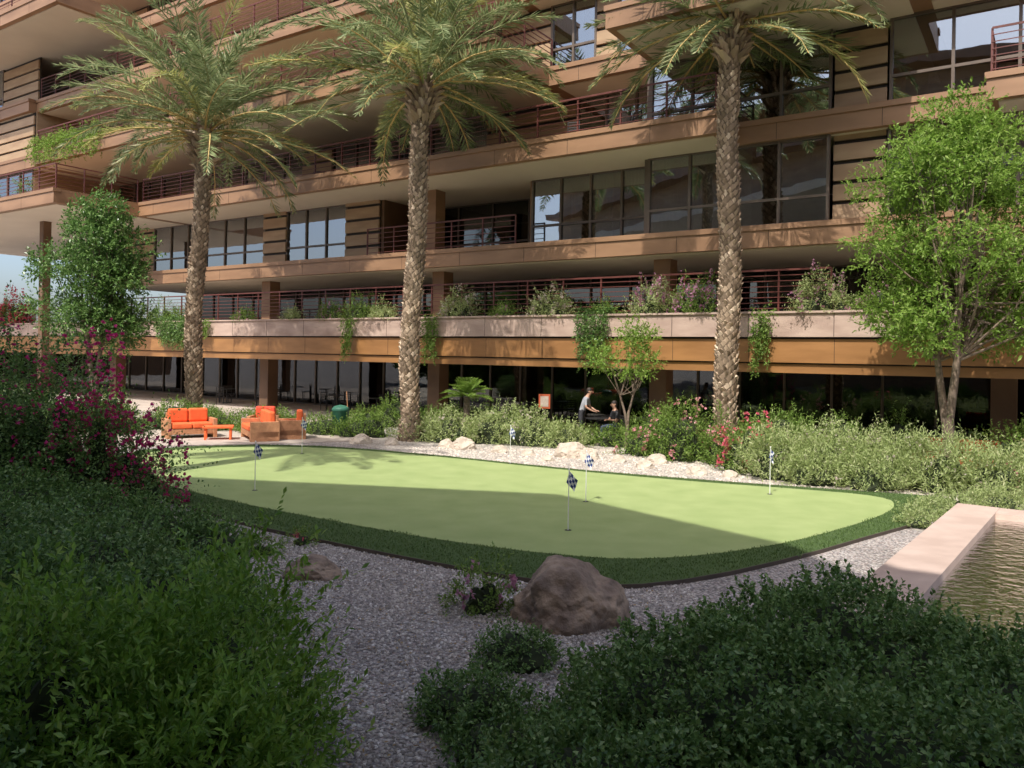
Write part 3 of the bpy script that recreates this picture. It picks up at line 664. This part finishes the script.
# ---------------- lounge furniture ----------------
orange=mat('orange_cushion',(.85,.17,.05),(.78,.14,.04),.85,8,.3,80)
redc=mat('red_cushion',(.8,.09,.04),(.7,.07,.04),.85,8,.3,80)
woodm=mat('teak_wood',(.55,.28,.14),(.42,.2,.1),.6,9,.2,30)
def sofa(name,x,y,rot,w,cm,cm2):
    e=empty(name,(x,y,.02),rot)
    f=Acc(); d=.85
    f.add(-w/2,w/2,-d/2,d/2,.12,.30)
    for sx in (-w/2+.0,w/2-.12): f.add(sx,sx+.12,-d/2-.01,d/2+.01,.0,.60)
    f.add(-w/2+.12,w/2-.12,d/2-.08,d/2,.3,.78)
    f.build('frame',woodm,e,.012)
    c=Acc(); n=max(1,round(w/.75)); st=(w-.28)/n
    for i in range(n):
        a=-w/2+.14+i*st; c.add(a+.008,a+st-.008,-d/2-.02,d/2-.1,.305,.47)
    c.build('seat_cushions',cm,e,.04)
    c=Acc()
    for i in range(n):
        a=-w/2+.14+i*st; c.add(a+.01,a+st-.01,d/2-.29,d/2-.09,.475,.9)
    c.build('back_cushions',cm2,e,.06)
    return e
sofa('outdoor_sofa',-7.9,25.2,math.radians(-62),1.7,orange,orange)
sofa('outdoor_sofa',-10.2,25.4,math.radians(35),1.5,orange,orange)
sofa('outdoor_armchair',-8.3,26.9,math.radians(5),.95,orange,redc)
sofa('outdoor_armchair',-7.0,25.6,math.radians(-75),.9,orange,orange)
e=empty('coffee_table',(-9.1,24.9,.02),.3); a=Acc(); a.add(-.45,.45,-.3,.3,.36,.42)
for sx in (-.4,.33):
    for sy in (-.26,.19): a.add(sx,sx+.07,sy,sy+.07,0,.36)
a.build('table',orange,e,.008)
sofa('red_bench',*W(-1.8,22.4)[:2],TH,2.0,redc,redc)
q=QB(); V,F=tube([(0,0,.0),(0,0,.05),(0,0,.8),(0,0,.82),(0,0,.9)],[.22,.25,.29,.31,.27],20); q.add(V,F,0)
V,F=tube([(0,0,.9),(0,0,.96),(0,0,1.0)],[.27,.2,.02],20); q.add(V,F,0); V,F=tube([(.3,.0,0),(.18,.05,1.45)],[.015,.015],6); q.add(V,F,1)
o=q.build('litter_bin',[mat('bin_green',(.04,.16,.11),(.03,.12,.08),.5),woodm],smooth=True); o.location=(-5.75,27.0,.02)
e=empty('menu_sign',(1.15,27.6,.02),math.radians(-10)); a=Acc(); a.add(-.2,.2,-.02,.02,.95,1.45); a.build('board',mat('sign_board',(.45,.1,.03),(.4,.08,.03),.6),e,.005)
a=Acc(); a.add(-.14,.14,-.027,-.0205,1.02,1.38); a.build('paper',mat('sign_paper',(.4,.32,.26),(.5,.42,.35),.8,20),e)
a=Acc(); a.add(-.02,.02,.02,.05,0,1.2); a.add(-.2,.2,-.12,.16,0,.03); a.build('post',M['frame'],e)
blk=mat('black_metal',(.03,.03,.032),None,.4)
def cafe_table(x,y,z=.018):
    q=QB(); V,F=tube([(0,0,.0),(0,0,.02),(0,0,.03),(0,0,.71),(0,0,.72),(0,0,.75),(0,0,.751)],[.25,.25,.035,.035,.38,.38,.01],20); q.add(V,F,0)
    o=q.build('cafe_table',[blk]); o.location=(x,y,z)
def cafe_chair(x,y,r,z=.018):
    e=empty('cafe_chair',(x,y,z),r); a=Acc(); a.add(-.22,.22,-.22,.22,.43,.47)
    for sx in (-.21,.18):
        a.add(sx,sx+.03,-.21,-.18,0,.43); a.add(sx,sx+.03,.2,.23,0,.88)
    for k in range(4): a.add(-.18,.18,.205,.22,.55+k*.09,.59+k*.09)
    a.build('frame',blk,e,.004)
for (u,D,z) in [(uu,26.6,.018) for uu in (-36,-33,-28,-25,-18,-9,-5,-2,2)]+[(uu,24.3,10.0) for uu in (-33,-27,-22,-14,-11)]+[(uu,26.5,3.6) for uu in (-34,-26,-17,-13,-8)]:
    x,y,_=W(u,D+random.uniform(-.4,.6)); cafe_table(x,y,z)
    for k in range(3):
        a=random.uniform(0,6.28); cafe_chair(x+.62*math.cos(a),y+.62*math.sin(a),a-math.pi/2,z)

# ---------------- people ----------------
skinm=mat('skin',(.5,.29,.2),(.45,.25,.17),.6); hairm=mat('hair',(.03,.02,.015),(.02,.014,.01),.6)
eyem=mat('eye',(.03,.02,.02))
def person(name,loc,rot,pose,shirt,pants):
    J={};E=[]
    def j(n,p,r,c,par=None):
        J[n]=(len(J),p,r,c)
        if par: E.append((J[par][0],J[n][0]))
    if pose=='lean':
        sp=[(0,0,.93),(0,-.05,1.08),(0,-.12,1.24),(0,-.18,1.38)]; nk=(0,-.22,1.47); hd=[(0,-.26,1.54),(0,-.28,1.62),(0,-.285,1.68)]
    else:
        sp=[(0,0,.5),(0,.0,.66),(0,-.02,.85),(0,-.03,.99)]; nk=(0,-.05,1.09); hd=[(0,-.075,1.17),(0,-.085,1.24),(0,-.085,1.31)]
    j('pel',sp[0],(.155,.12),'p'); j('wa',sp[1],(.14,.105),'s','pel'); j('ch',sp[2],(.165,.115),'s','wa'); j('up',sp[3],(.13,.09),'s','ch')
    j('nk',nk,(.055,.055),'k','up'); j('h0',hd[0],(.068,.08),'k','nk'); j('h1',hd[1],(.078,.095),'k','h0'); j('h2',hd[2],(.06,.075),'k','h1')
    sz=sp[3][2]; sy=sp[3][1]
    for s in (-1,1):
        a='L' if s<0 else 'R'
        j(a+'sh',(s*.17,sy,sz-.01),(.062,.058),'s','up')
        if pose=='lean': el=(s*.25,sy-.04,sz-.28); wr=(s*.19,sy-.25,sz-.40)
        else: el=(s*.23,sy-.08,sz-.27); wr=(s*.15,sy-.32,sz-.24)
        j(a+'ub',tuple((np.array(J[a+'sh'][1])*.5+np.array(el)*.5)),(.052,.05),'s',a+'sh')
        j(a+'el',el,(.042,.042),'k',a+'ub'); j(a+'wr',wr,(.028,.024),'k',a+'el')
        pm=np.array(wr)+np.array([-s*.01,-.07,-.01]); j(a+'pm',tuple(pm),(.036,.016),'k',a+'wr')
        for k,(off,ln) in enumerate(((-.03,.065),(-.01,.078),(.01,.072),(.03,.055))):
            f1=pm+np.array([off,-ln*.55,-.004]); f2=f1+np.array([0,-ln*.4,-.025])
            j(a+'f%da'%k,tuple(f1),(.009,.009),'k',a+'pm'); j(a+'f%db'%k,tuple(f2),(.008,.008),'k',a+'f%da'%k)
        th=np.array(wr)+np.array([-s*.045,-.05,-.01]); j(a+'ta',tuple(th),(.011,.011),'k',a+'wr'); j(a+'tb',tuple(th+np.array([-s*.01,-.035,-.01])),(.009,.009),'k',a+'ta')
        if pose=='lean': hp=(s*.09,.0,.86); kn=(s*.11,-.03,.48); an=(s*.11,.04,.09); tmid=(s*.1,-.015,.67)
        else: hp=(s*.1,-.03,.5); kn=(s*.13,-.45,.5); an=(s*.13,-.43,.09); tmid=(s*.12,-.24,.51)
        j(a+'hp',hp,(.092,.092),'p','pel'); j(a+'tm',tmid,(.08,.08),'p',a+'hp'); j(a+'kn',kn,(.057,.06),'p',a+'tm')
        j(a+'cf',tuple(np.array(kn)*.6+np.array(an)*.4+np.array([0,.01,0])),(.052,.056),'p',a+'kn'); j(a+'an',an,(.038,.042),'p',a+'cf')
        j(a+'to',(an[0],an[1]-.13,.04),(.042,.03),'h',a+'an'); j(a+'tt',(an[0],an[1]-.2,.035),(.034,.024),'h',a+'to')
    me=bpy.data.meshes.new(name); me.from_pydata([v[1] for v in J.values()],E,[]); o=bpy.data.objects.new('tmp',me); scene.collection.objects.link(o)
    sk=o.modifiers.new('s','SKIN'); o.modifiers.new('u','SUBSURF').levels=2; o.modifiers['u'].render_levels=2
    for v,sv in zip(J.values(),me.skin_vertices[0].data): sv.radius=v[2]
    me.skin_vertices[0].data[0].use_root=True
    dg=bpy.context.evaluated_depsgraph_get(); dg.update(); m2=bpy.data.meshes.new_from_object(o.evaluated_get(dg))
    bpy.data.objects.remove(o)
    for mm in (shirt,pants,skinm,blk): m2.materials.append(mm)
    P=np.array([v[1] for v in J.values()]); Cc=[v[3] for v in J.values()]; mp={'s':0,'p':1,'k':2,'h':3}
    for f in m2.polygons:
        c=np.array(f.center); f.material_index=mp[Cc[int(np.argmin(((P-c)**2).sum(1)))]]; f.use_smooth=True
    e=empty(name,loc,rot); obj_from('body',m2,e)
    h=np.array(hd[1]); q=QB()
    a,b=16,10
    def ell(c,rx,ry,rz,p0,p1,m):
        dirs=[(math.cos(pp)*math.cos(t),math.cos(pp)*math.sin(t),math.sin(pp)) for pp in np.linspace(p0,p1,b) for t in np.linspace(0,2*math.pi,a,endpoint=False)]
        F=[(jj*a+i,jj*a+(i+1)%a,(jj+1)*a+(i+1)%a,(jj+1)*a+i) for jj in range(b-1) for i in range(a)]
        q.add(np.array(c)+np.array(dirs)*np.array([rx,ry,rz]),F,m)
    ell(h+np.array([0,.022,.035]),.088,.1,.098,-.1,1.55,0)
    ell(h+np.array([0,.045,-.01]),.082,.075,.08,-1.0,1.5,0)
    for s in (-1,1):
        ell(h+np.array([s*.03,-.088,.0]),.011,.008,.008,-1.5,1.5,1); ell(h+np.array([s*.082,.005,-.01]),.012,.022,.032,-1.5,1.5,2)
    ell(h+np.array([0,-.1,-.025]),.013,.02,.025,-1.5,1.5,2); ell(h+np.array([0,-.088,-.06]),.024,.008,.006,-1.5,1.5,3)
    q.build('head_details',[hairm,eyem,skinm,mat('lips_'+name,(.4,.15,.13))],e,True)
    return e
person('standing_man',(2.35,26.7,.018),math.radians(70),'lean',mat('shirt_grey',(.36,.37,.4),(.3,.31,.34),.9,6),mat('trousers_dark',(.04,.04,.05)))
cafe_table(2.85,26.5)
x,y=3.45,26.3; cafe_chair(x,y,math.radians(-70)); person('seated_person',(x,y,.0),math.radians(-70),'sit',mat('shirt_black',(.03,.03,.035)),mat('trousers_blue',(.05,.07,.12)))

# ---------------- light, sky, camera ----------------
el=math.radians(55); sx,sy=-.45,-.893
d=Vector((sx*math.cos(el),sy*math.cos(el),math.sin(el)))
sl=bpy.data.lights.new('sun','SUN'); sl.energy=5.0; sl.angle=math.radians(.5); sl.color=(1,.95,.87)
so=bpy.data.objects.new('sun',sl); scene.collection.objects.link(so); so.rotation_euler=d.to_track_quat('Z','Y').to_euler()
w=bpy.data.worlds.new('World'); scene.world=w; w.use_nodes=True; nt=w.node_tree; nt.nodes.clear()
sk=nt.nodes.new('ShaderNodeTexSky'); sk.sky_type='NISHITA'; sk.sun_disc=False; sk.sun_elevation=el; sk.sun_rotation=math.atan2(sx,sy)%(2*math.pi); sk.dust_density=3.5; sk.air_density=.8
bg=nt.nodes.new('ShaderNodeBackground'); bg.inputs[1].default_value=.25; ou=nt.nodes.new('ShaderNodeOutputWorld')
nt.links.new(sk.outputs[0],bg.inputs[0]); nt.links.new(bg.outputs[0],ou.inputs[0])
cd=bpy.data.cameras.new('camera'); cam=bpy.data.objects.new('camera',cd); scene.collection.objects.link(cam)
cd.sensor_width=36; cd.lens=28.125; cd.shift_y=-29/1024; cd.clip_end=2000; cd.clip_start=.05
cam.matrix_world=Matrix.Translation((0,0,2.8))@Matrix.Rotation(math.pi/2,4,'X')@Matrix.Rotation(math.radians(1.0),4,'Z')
scene.camera=cam
scene.view_settings.view_transform='Standard'; scene.view_settings.look='None'; scene.view_settings.exposure=0
